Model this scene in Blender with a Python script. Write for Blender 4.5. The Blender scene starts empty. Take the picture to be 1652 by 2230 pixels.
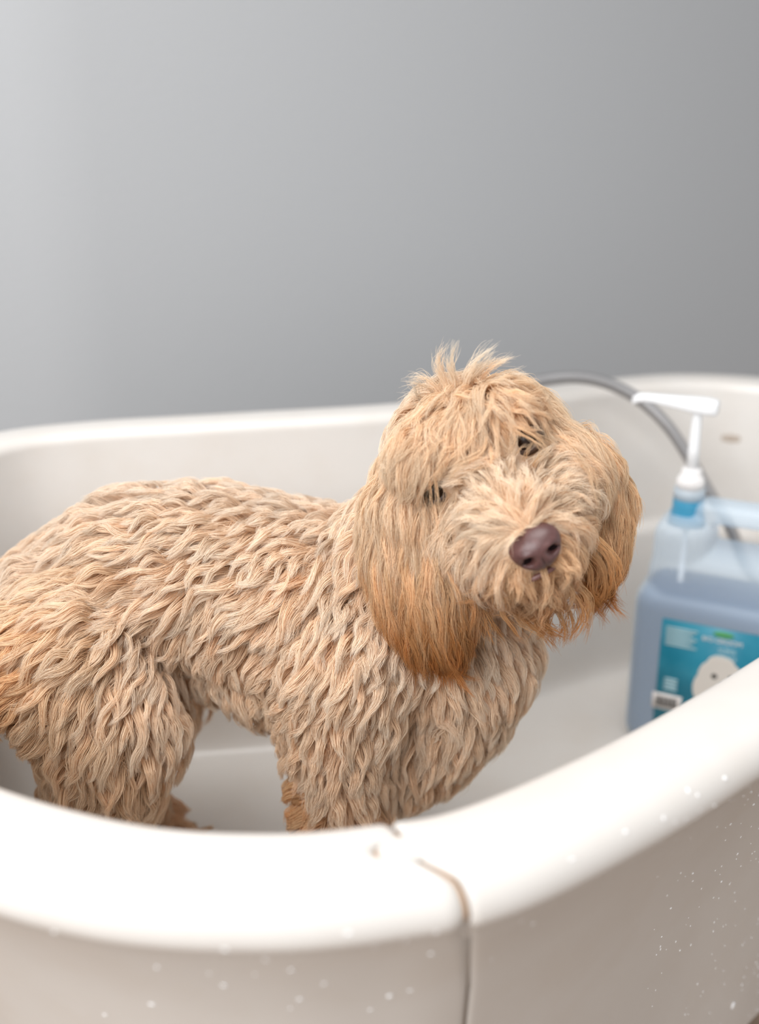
import bpy, bmesh, math, random
import numpy as np
from mathutils import Vector, Matrix
from mathutils.bvhtree import BVHTree

random.seed(7)
rng = np.random.default_rng(11)
sc = bpy.context.scene
col = sc.collection

# ------------------------------------------------------------------ camera
FPX, PITCH = 2391.0, math.radians(20)
CAM = np.array([0.0, 0.0, 1.40])
FW = np.array([0, math.cos(PITCH), -math.sin(PITCH)])
UP = np.array([0, math.sin(PITCH), math.cos(PITCH)])
RT = np.array([1.0, 0, 0])
cd = bpy.data.cameras.new('camera')
cam = bpy.data.objects.new('camera', cd)
col.objects.link(cam)
cam.location = CAM
cam.rotation_euler = (math.radians(90) - PITCH, 0, 0)
cd.sensor_fit = 'VERTICAL'
cd.sensor_height = 36
cd.lens = 36 * FPX / 2230
cd.clip_start = 0.02
cd.dof.use_dof = True
cd.dof.focus_distance = 1.04
cd.dof.aperture_fstop = 2.0
sc.camera = cam

# ------------------------------------------------------------------ light
w = bpy.data.worlds.new('world')
sc.world = w
w.use_nodes = True
w.node_tree.nodes['Background'].inputs[0].default_value = (0.97, 0.98, 1.0, 1)
w.node_tree.nodes['Background'].inputs[1].default_value = 0.50


def area(name, loc, target, sx, sy, power, colr):
    l = bpy.data.lights.new(name, 'AREA')
    l.shape = 'RECTANGLE'
    l.size, l.size_y, l.energy, l.color = sx, sy, power, colr
    o = bpy.data.objects.new(name, l)
    col.objects.link(o)
    o.location = loc
    d = Vector(target) - Vector(loc)
    o.rotation_euler = d.to_track_quat('-Z', 'Y').to_euler()
    return o


cl = area('ceiling_light', (-0.15, 0.70, 2.75), (-0.05, 0.85, 0.9), 1.3, 0.9, 8, (1.0, 0.985, 0.965))
cl.data.spread = math.radians(120)
area('window_light', (-1.5, -1.35, 2.8), (0.0, 1.1, 0.95), 2.6, 1.9, 88, (0.985, 0.99, 1.0))
sc.cycles.diffuse_bounces = 6
sc.cycles.adaptive_threshold = 0.03
sc.cycles_curves.subdivisions = 1
sc.cycles.max_bounces = 12

vs = sc.view_settings
vs.view_transform = 'Standard'
vs.look = 'None'
vs.gamma = 1
vs.use_curve_mapping = False
vs.exposure = 0.47


# ------------------------------------------------------------------ helpers
def ray(u, v):
    return (u - 826) / FPX * RT + (1115 - v) / FPX * UP + FW


def W(u, v, y):                       # place seen at (u, v) at forward distance y
    d = ray(u, v)
    return CAM + d * (y / d[1])


def nrm(a):
    return a / np.maximum(np.linalg.norm(a, axis=-1, keepdims=True), 1e-9)


def lin(r, g, b):
    return tuple(((c / 255) / 12.92 if c / 255 <= 0.04045 else ((c / 255 + 0.055) / 1.055) ** 2.4) for c in (r, g, b))


def mat(name, base=(0.8, 0.8, 0.8), rough=0.5, spec=0.5, metal=0.0, coat=0.0, noise=None, bump=None, sss=0.0):
    m = bpy.data.materials.new(name)
    m.use_nodes = True
    nt = m.node_tree
    b = nt.nodes['Principled BSDF']
    b.inputs['Base Color'].default_value = (*base, 1)
    b.inputs['Roughness'].default_value = rough
    b.inputs['Specular IOR Level'].default_value = spec
    b.inputs['Metallic'].default_value = metal
    b.inputs['Coat Weight'].default_value = coat
    if sss:
        b.inputs['Subsurface Weight'].default_value = sss
        b.inputs['Subsurface Radius'].default_value = (0.01, 0.008, 0.006)
    tc = nt.nodes.new('ShaderNodeTexCoord')
    if noise:
        scale, c2, lo, hi = noise
        n = nt.nodes.new('ShaderNodeTexNoise')
        n.inputs['Scale'].default_value = scale
        n.inputs['Detail'].default_value = 5
        r = nt.nodes.new('ShaderNodeMapRange')
        r.inputs[1].default_value, r.inputs[2].default_value = lo, hi
        mx = nt.nodes.new('ShaderNodeMix')
        mx.data_type = 'RGBA'
        mx.inputs[6].default_value = (*base, 1)
        mx.inputs[7].default_value = (*c2, 1)
        nt.links.new(tc.outputs['Object'], n.inputs['Vector'])
        nt.links.new(n.outputs['Fac'], r.inputs[0])
        nt.links.new(r.outputs[0], mx.inputs[0])
        nt.links.new(mx.outputs[2], b.inputs['Base Color'])
    if bump:
        scale, strength, dist = bump
        n = nt.nodes.new('ShaderNodeTexNoise')
        n.inputs['Scale'].default_value = scale
        n.inputs['Detail'].default_value = 3
        bp = nt.nodes.new('ShaderNodeBump')
        bp.inputs['Strength'].default_value = strength
        bp.inputs['Distance'].default_value = dist
        nt.links.new(tc.outputs['Object'], n.inputs['Vector'])
        nt.links.new(n.outputs['Fac'], bp.inputs['Height'])
        nt.links.new(bp.outputs[0], b.inputs['Normal'])
    return m


def link(name, data, m=None, parent=None, smooth=True):
    o = bpy.data.objects.new(name, data)
    col.objects.link(o)
    if m:
        data.materials.append(m)
    if parent is not None:
        o.parent = parent
        o.matrix_parent_inverse = parent_matrix(parent).inverted()
    if smooth and hasattr(data, 'polygons'):
        data.polygons.foreach_set('use_smooth', [True] * len(data.polygons))
    return o


def parent_matrix(p):
    m = p.matrix_basis.copy()
    if p.parent:
        m = parent_matrix(p.parent) @ p.matrix_parent_inverse @ m
    return m


def mesh(name, verts, faces, m=None, parent=None, smooth=True):
    me = bpy.data.meshes.new(name)
    me.from_pydata([tuple(map(float, v)) for v in verts], [], faces)
    me.update()
    return link(name, me, m, parent, smooth)


def bm_obj(name, bm, m=None, parent=None, smooth=True):
    me = bpy.data.meshes.new(name)
    bm.to_mesh(me)
    bm.free()
    return link(name, me, m, parent, smooth)


def empty(name, loc=(0, 0, 0), rz=0):
    o = bpy.data.objects.new(name, None)
    col.objects.link(o)
    o.location = loc
    o.rotation_euler.z = rz
    return o


def tag(o, label=None, cat=None, group=None, kind=None):
    for k, v in (('label', label), ('category', cat), ('group', group), ('kind', kind)):
        if v:
            o[k] = v
    return o


def catmull(pts, n, closed=False):
    P = np.array(pts, float)
    m = len(P)
    out = []
    segs = m if closed else m - 1
    for i in range(segs):
        if closed:
            p = [P[(i + k) % m] for k in (-1, 0, 1, 2)]
        else:
            p = [P[min(max(i + k, 0), m - 1)] for k in (-1, 0, 1, 2)]
        t = np.linspace(0, 1, n, endpoint=False)[:, None]
        out.append(0.5 * (2 * p[1] + (p[2] - p[0]) * t + (2 * p[0] - 5 * p[1] + 4 * p[2] - p[3]) * t ** 2
                          + (3 * p[1] - p[0] - 3 * p[2] + p[3]) * t ** 3))
    out = np.concatenate(out)
    return out if closed else np.vstack([out, P[-1:]])


def tube(name, pts, radii, m, parent=None, seg=16, cap=True):
    P = np.array(pts, float)
    R = np.broadcast_to(np.array(radii, float), (len(P),))
    T = nrm(np.gradient(P, axis=0))
    ref = np.array([0, 0, 1.0]) if abs(T[0][2]) < 0.9 else np.array([1.0, 0, 0])
    N = nrm(np.cross(T[0], ref))
    V, F_ = [], []
    for i in range(len(P)):
        N = nrm(N - T[i] * np.dot(N, T[i]))
        B = np.cross(T[i], N)
        for k in range(seg):
            a = 2 * math.pi * k / seg
            V.append(P[i] + R[i] * (math.cos(a) * N + math.sin(a) * B))
    for i in range(len(P) - 1):
        for k in range(seg):
            k2 = (k + 1) % seg
            F_.append((i * seg + k, i * seg + k2, (i + 1) * seg + k2, (i + 1) * seg + k))
    if cap:
        F_.append(tuple(range(seg))[::-1])
        F_.append(tuple((len(P) - 1) * seg + k for k in range(seg)))
    return mesh(name, V, F_, m, parent)


def lathe(name, prof, m, parent=None, seg=40, origin=(0, 0, 0)):
    V, F_ = [], []
    for r, z in prof:
        for k in range(seg):
            a = 2 * math.pi * k / seg
            V.append((origin[0] + r * math.cos(a), origin[1] + r * math.sin(a), origin[2] + z))
    for i in range(len(prof) - 1):
        for k in range(seg):
            k2 = (k + 1) % seg
            F_.append((i * seg + k, i * seg + k2, (i + 1) * seg + k2, (i + 1) * seg + k))
    F_.append(tuple(range(seg))[::-1])
    F_.append(tuple((len(prof) - 1) * seg + k for k in range(seg)))
    return mesh(name, V, F_, m, parent)


def add_ball(bm, c, r, axes=None, sub=2):
    """ellipsoid: r scalar or 3-vector along the columns of axes"""
    r = (r, r, r) if np.isscalar(r) else r
    A = np.eye(3) if axes is None else np.array(axes, float).T
    M = Matrix([[A[i][j] * r[j] for j in range(3)] + [c[i]] for i in range(3)] + [[0, 0, 0, 1]])
    bmesh.ops.create_icosphere(bm, subdivisions=sub, radius=1, matrix=M)


def add_chain(bm, pts, n=7):
    for (c0, r0), (c1, r1) in zip(pts[:-1], pts[1:]):
        c0, c1 = np.array(c0, float), np.array(c1, float)
        for k in range(n + 1):
            t = k / n
            add_ball(bm, c0 + (c1 - c0) * t, r0 + (r1 - r0) * t)


def remeshed(name, bm, voxel, smooth_it):
    me = bpy.data.meshes.new(name)
    bm.to_mesh(me)
    bm.free()
    o = bpy.data.objects.new(name, me)
    col.objects.link(o)
    r = o.modifiers.new('r', 'REMESH')
    r.mode = 'VOXEL'
    r.voxel_size = voxel
    s = o.modifiers.new('s', 'SMOOTH')
    s.iterations = smooth_it
    s.factor = 0.5
    dg = bpy.context.evaluated_depsgraph_get()
    new = bpy.data.meshes.new_from_object(o.evaluated_get(dg))
    bpy.data.objects.remove(o)
    bpy.data.meshes.remove(me)
    new.name = name
    return new


def rbox(bm, lo, hi, bev, seg=4):
    lo, hi = Vector(lo), Vector(hi)
    r = bmesh.ops.create_cube(bm, size=1, matrix=Matrix.Translation((lo + hi) / 2) @ Matrix.Diagonal((*(hi - lo), 1)))
    es = list({e for v in r['verts'] for e in v.link_edges})
    if bev:
        bmesh.ops.bevel(bm, geom=es, offset=bev, segments=seg, affect='EDGES', profile=0.5)


# ------------------------------------------------------------------ materials
M_wall = mat('grey_wall_paint', (0.385, 0.394, 0.404), 0.55, 0.35, bump=(150, 0.25, 0.0015))
M_floor = mat('floor_brown', (0.34, 0.24, 0.17), 0.5, noise=(9, (0.27, 0.19, 0.13), 0.4, 0.6))
M_tub = mat('tub_plastic', (0.645, 0.614, 0.577), 0.30, 0.5, noise=(14, (0.625, 0.585, 0.54), 0.45, 0.75), bump=(420, 0.05, 0.0006))
M_gasket = mat('brown_gasket', (0.50, 0.30, 0.16), 0.6)
M_steel = mat('braided_steel', (0.42, 0.41, 0.41), 0.38, 0.5, 0.85)
M_leg = mat('stand_metal', (0.55, 0.55, 0.55), 0.35, 0.5, 0.8)

# ------------------------------------------------------------------ room
WA, WB, WC = np.array([-4.2, 1.25]), np.array([-.485, 1.74]), np.array([3.5, 3.19])
ta, tb = nrm(WA - WB), nrm(WC - WB)
wpc = [WA] + [(1 - t) ** 2 * (WB + ta * .06) + 2 * t * (1 - t) * WB + t * t * (WB + tb * .06) for t in np.linspace(0, 1, 17)] + [WC]
wpc = np.array(wpc)
V, F_ = [], []
for x, y in wpc:
    for z in (0, 3.0):
        V.append((x, y, z))
for x, y in wpc[::-1]:
    for z in (0, 3.0):
        V.append((x - 0.03, y + 0.12, z))
n = len(V) // 2
for i in range(n):
    j = (i + 1) % n
    F_.append((2 * i, 2 * i + 1, 2 * j + 1, 2 * j))
tag(mesh('wall_back', V, F_, M_wall), 'light grey painted wall behind the bathing tub', kind='structure')
bm = bmesh.new()
rbox(bm, (-4.5, -3.0, -0.08), (4.0, 3.6, 0.0), 0)
tag(bm_obj('floor', bm, M_floor, smooth=False), 'brown floor under the bathing tub', kind='structure')

# ------------------------------------------------------------------ tub
inner = [(-.27, .668, .95), (-.162, .624, .95), (-.07, .614, .95), (.0, .624, .95), (.055, .642, .95), (.144, .703, .95),
         (.23, .773, .95), (.334, .864, .953), (.5, 1.01, .965), (.635, 1.17, .975), (.70, 1.34, .985), (.685, 1.50, .995),
         (.62, 1.625, 1.0), (.50, 1.672, 1.0), (.38, 1.640, 1.0), (.22, 1.560, 1.0), (.03, 1.482, 1.0), (-.20, 1.428, 1.0),
         (-.38, 1.385, 1.0), (-.475, 1.325, 1.0), (-.520, 1.20, .99), (-.505, 1.0, .97), (-.43, .825, .957), (-.35, .725, .951)]
crv = catmull(inner, 40, closed=True)
crv[:, 2] += .0065
seg = np.linalg.norm(np.diff(np.vstack([crv, crv[:1]])[:, :2], axis=0), axis=1)
S_acc = np.concatenate([[0], np.cumsum(seg)])
LEN = S_acc[-1]
cen = np.array([0.06, 1.12])


def on_curve(s):
    s = np.mod(s, LEN)
    P = np.stack([np.interp(s, S_acc, np.append(crv[:, k], crv[0, k])) for k in range(3)], -1)
    e = 0.004
    a, b = np.mod(s + e, LEN), np.mod(s - e, LEN)
    A = np.stack([np.interp(a, S_acc, np.append(crv[:, k], crv[0, k])) for k in range(2)], -1)
    B = np.stack([np.interp(b, S_acc, np.append(crv[:, k], crv[0, k])) for k in range(2)], -1)
    T = nrm(A - B)
    return P, np.stack([T[..., 1], -T[..., 0]], -1)   # point, outward normal


# profile: (inward distance d, z, is_relative_to_rim)
prof = [(.075, .34, 0), (.060, .45, 0), (.030, .65, 0), (-.014, .80, 0), (-.0515, -.075, 1), (-.0665, -.052, 1), (-.0715, -.044, 1),
        (-.076, -.039, 1), (-.081, -.035, 1)]
for a in range(180, 89, -10):
    prof.append((-.054 + .029 * math.cos(math.radians(a)), -.029 + .029 * math.sin(math.radians(a)), 1))
for d in np.linspace(-.051, -.018, 15):
    prof.append((d, .0015 * math.sin((d + .054) / .039 * math.pi), 1))
for a in range(85, -1, -12):
    prof.append((-.016 + .016 * math.cos(math.radians(a)), -.016 + .016 * math.sin(math.radians(a)), 1))
prof += [(.003, -.04, 1), (.012, -.09, 1), (.020, -.14, 1), (.025, .80, 0), (.027, .793, 0), (.032, .788, 0), (.040, .785, 0),
         (.046, .780, 0), (.049, .771, 0), (.064, .70, 0), (.080, .63, 0), (.088, .597, 0), (.097, .577, 0), (.108, .563, 0),
         (.125, .556, 0), (.16, .553, 0), (.21, .552, 0), (.29, .551, 0), (.38, .550, 0), (.455, .550, 0)]
prof = np.array(prof)
# sideways run of the joint as it crosses the rim
sd = np.array([-.2, -.083, -.070, -.060, -.051, -.0475, -.0465, -.044, -.040, -.034, -.029, -.0275, -.026, -.015, 0, .02, .5])
sv = np.array([.026, .026, .024, .018, .012, .009, -.004, -.012, -.0155, -.0155, -.012, .001, .005, .003, 0, 0, 0])
delta = np.interp(prof[:, 0], sd, sv)
delta[:9] = [.095, .092, .084, .058, .0362, .0295, .0275, .0265, .026]


def prof_pts(s, shrink=0.0, shift=None, dprof=None):
    """columns: s (n,) -> (n, m, 3); shrink pulls the surface in along its own normal"""
    pr = prof.copy()
    z_ref = np.where(pr[:, 2] == 1, pr[:, 1], 0)
    zz = np.where(pr[:, 2] == 1, .95 + pr[:, 1], pr[:, 1])
    tang = np.gradient(np.stack([pr[:, 0], zz], -1), axis=0)
    nn = nrm(np.stack([-tang[:, 1], tang[:, 0]], -1))      # outward of the plastic
    sh = np.asarray(shrink)[:, None] if np.ndim(shrink) else np.full((len(s), 1), shrink)
    d = pr[None, :, 0] - nn[None, :, 0] * sh
    dz = -nn[None, :, 1] * sh
    ss = s[:, None] + (shift if shift is not None else 0)
    ss = np.broadcast_to(ss, d.shape)
    P, N = on_curve(ss)
    lim = .03
    dn = np.minimum(d, lim)
    xy = P[..., :2] - N * dn[..., None]
    rest = np.maximum(d - lim, 0)
    v = cen - xy
    rad = np.linalg.norm(v, axis=-1)
    scale = np.where(prof[None, :, 0] > .44, 0.985, np.minimum(rest * (0.47 / .425) / 0.47, 0.985))
    fr = np.where(prof[None, :, 0] <= .16, np.minimum(rest / rad, .9), scale)
    xy = xy + v * fr[..., None]
    z = np.where(pr[None, :, 2] == 1, P[..., 2] + pr[None, :, 1], pr[None, :, 1]) + dz
    return np.concatenate([xy, z[..., None]], -1)


P0, N0 = on_curve(np.linspace(0, LEN, 4000))
s_seam = np.linspace(0, LEN, 4000)[np.argmin(np.linalg.norm(P0[:, :2] - np.array([.006, .625]), axis=1))]
s_far = np.linspace(0, LEN, 4000)[np.argmin(np.linalg.norm(P0[:, :2] - np.array([.70, 1.36]), axis=1))]
if s_far < s_seam:
    s_far += LEN


def shell(name, s0, s1, r0, r1, d0, d1, parent):
    """piece of the tub from s0 to s1 whose ends are rounded off with radii r0 and r1"""
    gap = 0.0007
    ends0 = s0 + gap + r0 * (1 - np.cos(np.linspace(0, math.pi / 2, 9)))[:-1]
    ends1 = s1 - gap - r1 * (1 - np.cos(np.linspace(math.pi / 2, 0, 9)))[1:]
    nmid = int((s1 - s0) / 0.008)
    mid = np.linspace(s0 + gap + r0, s1 - gap - r1, nmid)
    s = np.concatenate([ends0, mid, ends1])
    sh = np.zeros(len(s))
    a = np.clip(1 - (s - s0 - gap) / r0, 0, 1)
    b = np.clip(1 - (s1 - gap - s) / r1, 0, 1)
    sh = r0 * (1 - np.sqrt(1 - a * a)) + r1 * (1 - np.sqrt(1 - b * b))
    k0, k1 = np.exp(-np.maximum(s - s0 - r0, 0) / .15), np.exp(-np.maximum(s1 - r1 - s, 0) / .15)
    shift = d0[None] * k0[:, None] + d1[None] * k1[:, None]
    P = prof_pts(s, sh, shift)
    nn, m = P.shape[:2]
    V = P.reshape(-1, 3)
    F_ = []
    for i in range(nn - 1):
        for j in range(m - 1):
            F_.append((i * m + j, (i + 1) * m + j, (i + 1) * m + j + 1, i * m + j + 1))
    for i, c in ((0, 1), (nn - 1, 0)):
        f = [i * m + j for j in range(m)]
        F_.append(tuple(f[::-1] if c else f))
    o = mesh(name, V, F_, M_tub, parent)
    return o


tub = empty('bathing_tub', (0.06, 1.12, 0))
tag(tub, 'cream white plastic pet bathing tub with a wide rounded rim and a joint in front', 'tub')
zero = np.zeros(len(prof))
shell('front_panel', s_seam, s_far, .004, .006, delta, zero, tub)
shell('basin', s_far, s_seam + LEN, .006, .009, zero, delta, tub)
# strip that closes the joint from inside
gs = []
for s_c, dl in ((s_seam, delta), (s_far, zero)):
    s = s_c + np.linspace(-.03, .03, 9)
    P = prof_pts(s, .0058, np.tile(dl[None], (9, 1)))
    m = P.shape[1]
    F_ = [(i * m + j, (i + 1) * m + j, (i + 1) * m + j + 1, i * m + j + 1) for i in range(8) for j in range(m - 1)]
    mesh('joint_strip', P.reshape(-1, 3), F_, M_gasket, tub)
# floor middle and underside
s = np.linspace(0, LEN, 121)[:-1]
P = prof_pts(s)
ring = P[:, -1] + np.array([0, 0, -.0006])
ringo = P[:, -1] * 0
ringo[:, :2] = cen + (P[:, -1, :2] - cen) * 6
ringo[:, 2] = .5494
V = list(ringo) + [(cen[0], cen[1], .5494)]
mesh('tub_floor', V, [(i, (i + 1) % 120, 120) for i in range(120)], M_tub, tub)
bot = P[:, 0]
mesh('underside', list(bot) + [(cen[0], cen[1], .34)], [((i + 1) % 120, i, 120) for i in range(120)], M_tub, tub)
for lx, ly in ((-.3, .85), (.35, 1.05), (.5, 1.5), (-.3, 1.3)):
    tube('leg', [(lx, ly, .345), (lx, ly, .02), (lx, ly, 0.0)], [.022, .022, .03], M_leg, tub)
# round boss with its screw at the joint
bx = on_curve(np.array([s_seam]))
bp_ = bx[0][0] + np.append(bx[1][0] * .0365, .0) + np.array([.0, -.0, 0])
tg = np.array([-bx[1][0][1], bx[1][0][0], 0])
bp_ = bp_ + tg * .006
lathe('screw_head', [(.0022, .0), (.0022, .0008), (.0012, .0012)], mat('screw_blue_grey', (.45, .5, .6), .4), tub, 16,
      (bp_[0], bp_[1], .9577))
# brown oval patch on the back wall
M_oval = mat('oval_brown', (.40, .33, .27), .5)


def tub_bvh():
    vs_, fs_ = [], []
    for o in tub.children:
        if o.name.startswith(('basin', 'front_panel')):
            k = len(vs_)
            vs_ += [o.matrix_basis @ v.co if False else v.co.copy() for v in o.data.vertices]
            fs_ += [tuple(i + k for i in p.vertices) for p in o.data.polygons]
    return BVHTree.FromPolygons(vs_, fs_)


TB = tub_bvh()


def hit(bvh, u, v):
    d = Vector(ray(u, v)).normalized()
    return bvh.ray_cast(Vector(CAM), d)


p_, n_, _, _ = hit(TB, 1590, 955)
if p_:
    n_ = n_ if n_.dot(Vector(CAM) - p_) > 0 else -n_
    ax = Vector((n_.y, -n_.x, 0)).normalized()
    ay = n_.cross(ax)
    bm = bmesh.new()
    for k in range(7):
        add_ball(bm, np.array(p_ - n_ * .0015 + ax * (k - 3) * .011), (.013, .010, .0022), [tuple(ax), tuple(ay), tuple(n_)], 2)
    link('brown_oval', remeshed('brown_oval', bm, .0012, 3), M_oval, tub)

# ------------------------------------------------------------------ water drops on the tub's outside
M_drop = mat('water_drop', (0.95, 0.95, 0.95), 0.12, 0.6)
M_drop.node_tree.nodes['Principled BSDF'].inputs['Transmission Weight'].default_value = 0.12
M_drop.node_tree.nodes['Principled BSDF'].inputs['IOR'].default_value = 1.33
bm = bmesh.new()
bmesh.ops.create_icosphere(bm, subdivisions=2, radius=1)
drop_me = bpy.data.meshes.new('water_drop')
bm.to_mesh(drop_me)
bm.free()
drop_me.materials.append(M_drop)
drop_me.polygons.foreach_set('use_smooth', [True] * len(drop_me.polygons))
drops = [(118, 2030, 9, 6), (490, 2068, 12, 9), (342, 2107, 8, 9), (578, 2090, 9, 7), (634, 2112, 10, 11), (487, 2146, 11, 8), (330, 2187, 13, 8),
         (555, 2122, 5, 5), (705, 2142, 9, 7), (652, 2176, 9, 8), (848, 2169, 11, 11), (806, 2199, 9, 6), (758, 2033, 12, 8), (884, 2048, 9, 15),
         (938, 2077, 9, 9), (815, 2063, 6, 5), (228, 2210, 8, 5), (632, 2196, 6, 6), (893, 2157, 13, 5), (950, 2030, 7, 12), (455, 2120, 6, 5),
         (1578, 1695, 9, 9), (1498, 1722, 7, 12), (1519, 1732, 6, 9), (1445, 1782, 7, 10), (1362, 1812, 10, 8), (1245, 1872, 12, 6), (1640, 1752, 6, 6),
         (1570, 1920, 5, 5), (1508, 1902, 5, 5), (1590, 1795, 5, 7), (1635, 1725, 5, 6), (1460, 1978, 5, 5), (1160, 2012, 9, 4), (1135, 2007, 6, 4),
         (1615, 2145, 4, 6), (1595, 2190, 10, 18), (1070, 2090, 6, 4), (1555, 1755, 5, 5), (1480, 2070, 4, 5), (1605, 1860, 4, 8), (1440, 2040, 4, 4)]


def put_drop(u, v, ru, rv, name='water_drop'):
    p, n_, _, dist = hit(TB, u, v)
    if p is None:
        return
    n_ = n_ if n_.dot(Vector(CAM) - p) > 0 else -n_
    k = dist / FPX * 0.55
    up = (Vector((0, 0, 1)) - n_ * n_.z).normalized()
    rt = up.cross(n_)
    th = min(ru, rv) * k * 0.62
    o = bpy.data.objects.new(name, drop_me)
    col.objects.link(o)
    Mx = Matrix([[rt[i] * ru * k, up[i] * rv * k, n_[i] * th, p[i]] for i in range(3)] + [[0, 0, 0, 1]])
    o.parent = tub
    o.matrix_parent_inverse = parent_matrix(tub).inverted()
    o.matrix_basis = Mx


for d in drops:
    put_drop(*d)
r2 = random.Random(3)
for k in range(120):
    t = r2.random()
    u = 1400 + 252 * (1 - r2.random() ** 1.6)
    v = 1700 + 530 * r2.random()
    if v < 1640 + (1652 - u) * .56 + 40:
        continue
    a = r2.uniform(1.6, 3.4)
    put_drop(u, v, a, a * r2.uniform(1, 2.2))

# ------------------------------------------------------------------ shampoo jug
JX = np.array([.9, -.436, 0]); JX /= np.linalg.norm(JX)
JY = np.array([-JX[1], JX[0], 0])          # away from the camera
j0 = W(1497, 1110, 1.40)
jug = empty('shampoo_jug', (j0[0], j0[1], .5525), math.atan2(JX[1], JX[0]))
tag(jug, 'translucent jug of blue shampoo with a white pump and turquoise label inside the tub', 'jug')


def jmesh(name, me_or_bm, m, parent):
    """mesh given in the jug's own coordinates"""
    if isinstance(me_or_bm, bmesh.types.BMesh):
        me = bpy.data.meshes.new(name)
        me_or_bm.to_mesh(me)
        me_or_bm.free()
    else:
        me = me_or_bm
    o = bpy.data.objects.new(name, me)
    col.objects.link(o)
    o.parent = parent
    if m:
        me.materials.append(m)
    me.polygons.foreach_set('use_smooth', [True] * len(me.polygons))
    return o


def plastic(name, colr, alpha, rough=.35):
    m = bpy.data.materials.new(name)
    m.use_nodes = True
    nt = m.node_tree
    b = nt.nodes['Principled BSDF']
    b.inputs['Base Color'].default_value = (*colr, 1)
    b.inputs['Roughness'].default_value = rough
    tr = nt.nodes.new('ShaderNodeBsdfTransparent')
    tr.inputs[0].default_value = (.93, .96, 1, 1)
    tl = nt.nodes.new('ShaderNodeBsdfTranslucent')
    tl.inputs[0].default_value = (*colr, 1)
    m1 = nt.nodes.new('ShaderNodeMixShader')
    m1.inputs[0].default_value = .15
    m2 = nt.nodes.new('ShaderNodeMixShader')
    m2.inputs[0].default_value = alpha
    nt.links.new(b.outputs[0], m1.inputs[1])
    nt.links.new(tl.outputs[0], m1.inputs[2])
    nt.links.new(tr.outputs[0], m2.inputs[1])
    nt.links.new(m1.outputs[0], m2.inputs[2])
    nt.links.new(m2.outputs[0], nt.nodes['Material Output'].inputs[0])
    return m


M_shell = plastic('jug_plastic', (.80, .92, 1.0), .38)
M_liq = mat('blue_shampoo', (.028, .090, .215), .35, .3)
M_label = mat('label_turquoise', (.002, .19, .29), .4, noise=(16, (.03, .26, .37), .4, .62))
M_print = mat('label_print_pale', (.42, .62, .68), .5)
M_white = mat('pump_white', (.86, .87, .88), .32)
M_collar = mat('pump_collar_white', (.80, .78, .77), .4)
M_neck = mat('neck_blue', (.05, .28, .45), .3)
M_green = mat('label_green', (.08, .35, .12), .5)
M_fur_print = mat('label_dog_white', (.66, .62, .57), .6)
M_dark = mat('label_dark', (.05, .045, .04), .5)

XL, XR, YD, HT = -.040, .165, .062, .338
bm = bmesh.new()
rbox(bm, (XL - .012, -YD, .0), (XR + .012, YD, .245), .026)
rbox(bm, (XL, -YD + .006, .05), (XR, YD - .006, .298), .034)
rbox(bm, (XL + .003, -YD + .012, .20), (.040, YD - .012, HT), .026)      # tower under the neck
rbox(bm, (XR - .050, -.028, .20), (XR - .004, .028, HT + .014), .016)     # outer post of the handle
rbox(bm, (.012, -.024, .331), (XR - .008, .024, HT + .022), .011)          # grip
jb = jmesh('jug_body', remeshed('jug_body', bm, .0032, 8), M_shell, jug)
bm = bmesh.new()
rbox(bm, (XL - .009, -YD + .003, .003), (XR + .009, YD - .003, .236), .024)
jmesh('shampoo', bm, M_liq, jug)
FY = -YD - .0006


def patch(name, x0, x1, z0, z1, m, parent, lift, r=.003):
    bm = bmesh.new()
    rbox(bm, (x0, FY - lift, z0), (x1, FY - lift + .0005, z1), 0)
    return jmesh(name, bm, m, parent)


LX0, LX1, LZ0, LZ1 = -.008, .150, .045, .205
lb = patch('label', LX0, LX1, LZ0, LZ1, M_label, jug, .0006)
for k in range(7):
    patch('print_line', LX0 + .006, LX0 + .048 - .004 * (k % 3), LZ1 - .013 - k * .0042, LZ1 - .0105 - k * .0042, M_print, lb, .001)
for k in range(12):
    patch('print_line', .126, .147, LZ1 - .020 - k * .0042, LZ1 - .0175 - k * .0042, M_print, lb, .001)
for k in range(4):
    patch('print_line', LX0 + .010, LX0 + .028, .114 - k * .005, .1172 - k * .005, M_print, lb, .001)


def jtext(name, body, size, x, z, m, lift=.0012):
    cu = bpy.data.curves.new(name, 'FONT')
    cu.body = body
    cu.size = size
    cu.align_x = 'CENTER'
    o = bpy.data.objects.new(name, cu)
    col.objects.link(o)
    dg = bpy.context.evaluated_depsgraph_get()
    me = bpy.data.meshes.new_from_object(o.evaluated_get(dg))
    bpy.data.objects.remove(o)
    for v_ in me.vertices:
        v_.co = Vector((x + v_.co.x, FY - lift, z + v_.co.y))
    return jmesh(name, me, m, lb)


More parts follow.
